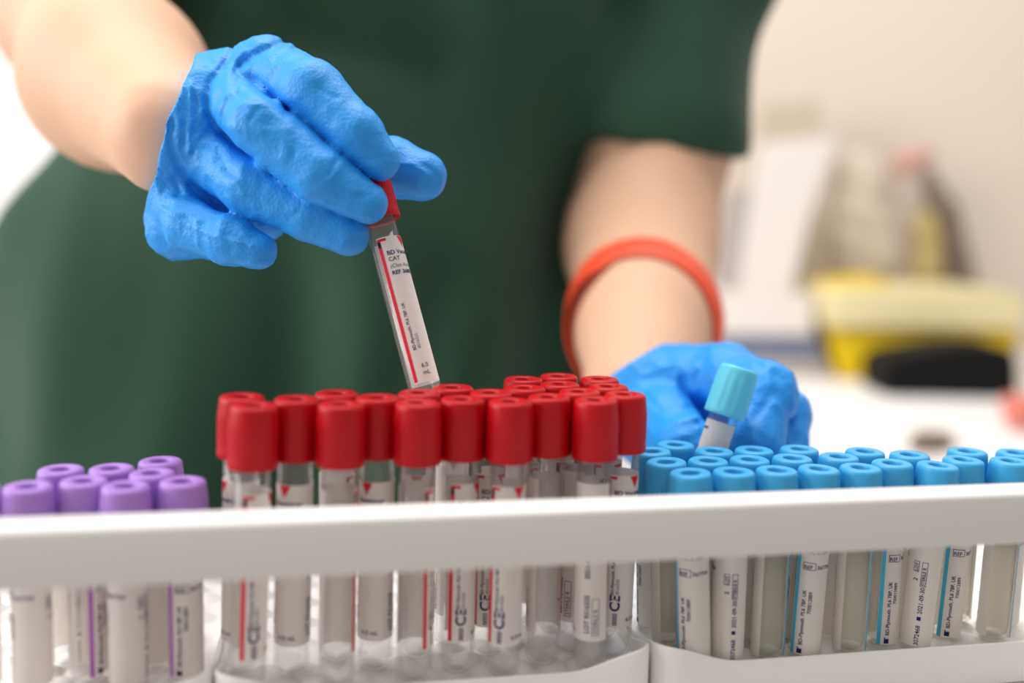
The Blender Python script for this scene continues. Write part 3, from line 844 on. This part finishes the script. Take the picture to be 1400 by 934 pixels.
# black rounded case
Zb = 1.62
yb = desk_y(1300, Zb)
o = prism('case_body', [(1212, yb), (1210, 505), (1222, 490), (1260, 482), (1310, 474), (1360, 473), (1388, 478), (1394, 495), (1394, yb + 2)], Zb, .12, BLACK, .006)
c = empty('black_case', q(1300, yb, Zb)); o.parent = c; o.matrix_parent_inverse = Matrix.Translation(-c.location)
tag(c, 'low black rounded case on the desk in front of the yellow container', 'case')
hb = prism('handle', [(1270, 481), (1275, 470), (1340, 463), (1350, 474), (1338, 475), (1335, 469), (1284, 475), (1282, 480)], Zb + .05, .02, BLACK, .002)
hb.parent = c; hb.matrix_parent_inverse = Matrix.Translation(-c.location)
# yellow sharps container with cream lid
Zy = 1.78
yy = desk_y(1250, Zy)
c = empty('sharps_container', q(1250, yy, Zy)); tag(c, 'yellow container with a wide pale cream lid, behind the black case', 'container')
for nm, pts, Z, dp, m in (('container_body', [(1150, yy - 1), (1138, 448), (1395, 452), (1385, yy + 2)], Zy, .20, YEL),
                          ('lid', [(1132, 449), (1132, 402), (1150, 393), (1380, 398), (1404, 408), (1404, 453)], Zy - .02, .24, CREAM),
                          ('lid_flap', [(1136, 398), (1134, 384), (1212, 380), (1216, 394)], Zy + .03, .10, YEL)):
    o = prism(nm, pts, Z, dp, m, .006); o.parent = c; o.matrix_parent_inverse = Matrix.Translation(-c.location)
# stack at the left: white box over slate folders over a grey base
Zs = 1.80
ys = desk_y(1070, Zs)
tag(prism('grey_tray', [(1000, ys), (1000, 492), (1134, 494), (1134, ys + 2)], Zs, .2, GREYP, .004), 'grey tray at the bottom of the stack left of the yellow container', 'tray')
tag(prism('document_folder', [(1010, 491.5), (1010, 458), (1124, 460), (1124, 493.5)], Zs + .01, .18, SLATE, .003), 'slate-blue folder pile between the grey tray and the white box', 'folder')
tag(prism('supply_box', [(985, 458), (985, 402), (1112, 404), (1113, 459.5)], Zs + .01, .18, SHEET, .004), 'white box on top of the slate folders', 'box')
# leaning white sheet stack, beige bag, taupe bottle, pink cap on top of the boxes
o = prism('paper_pad', [(1008, 400), (1042, 195), (1148, 186), (1108, 300), (1084, 402)], Zs + .06, .02, SHEET, .004)
tag(o, 'white pad of paper leaning upright on the white box', 'paper')
tag(prism('file_holder', [(992, 400), (1000, 262), (1034, 258), (1012, 400)], Zs + .085, .10, GREYP, .004), 'grey upright file holder behind the left edge of the white pad', 'file')
tag(prism('cardboard_box', [(1040, 402), (1058, 140), (1122, 136), (1124, 404)], Zs + .19, .10, BOX, .004), 'tall beige card box behind the white pad', 'box')
def blob(name, ctrs, m, label, cat, k=.03, amp=.006, h=.007):
    def fn(X):
        d = None
        for a, b, ra, rb in ctrs:
            s = seg_d(X, a, b, ra, rb); d = s if d is None else smin(d, s, k)
        x, y, z = X[..., 0], X[..., 1], X[..., 2]
        return d + amp * np.sin(45 * x + 30 * z + 2 * np.sin(25 * z)) * np.sin(38 * z - 20 * x + 15 * y)
    A = np.array([c_[0] for c_ in ctrs] + [c_[1] for c_ in ctrs]); r = max(max(c_[2], c_[3]) for c_ in ctrs) + .02
    return tag(sdf_object(name, fn, A.min(0) - r, A.max(0) + r, h, m, None, 2), label, cat)
blob('plastic_bag', [(mm(1166, 360, 2.07), mm(1172, 235, 2.07), .058, .045), (mm(1196, 360, 2.07), mm(1190, 240, 2.07), .054, .040)], BEIGEP,
     'crumpled beige plastic bag behind the yellow container', 'bag')
blob('pouch', [(mm(1266, 375, 2.06), mm(1266, 305, 2.06), .032, .026)], OLIVE, 'olive-yellow pouch beside the beige plastic bag', 'pouch')
blob('dispenser_bottle', [(mm(1312, 390, 2.15), mm(1288, 290, 2.15), .036, .034), (mm(1288, 290, 2.15), mm(1268, 238, 2.15), .028, .016)], TAUPE,
     'taupe bottle leaning right of the olive pouch', 'bottle', .02, .001)
blob('pink_wrap', [(mm(1240, 222, 2.02), mm(1262, 212, 2.02), .028, .022)], PINK, 'dusty pink wrap on top behind the taupe bottle', 'wrap', .02, .002)
blob('computer_mouse', [(mm(1262, 606, 1.24), mm(1290, 606, 1.27), .018, .016)], TAUPE, 'small dark taupe rounded mouse on the desk behind the light blue caps', 'mouse', .02, 0, .004)
tag(prism('coral_box', [(1392, 585), (1392, 548), (1440, 548), (1440, 585)], 1.36, .05, REDO, .003), 'coral red box at the right edge of the desk', 'box')
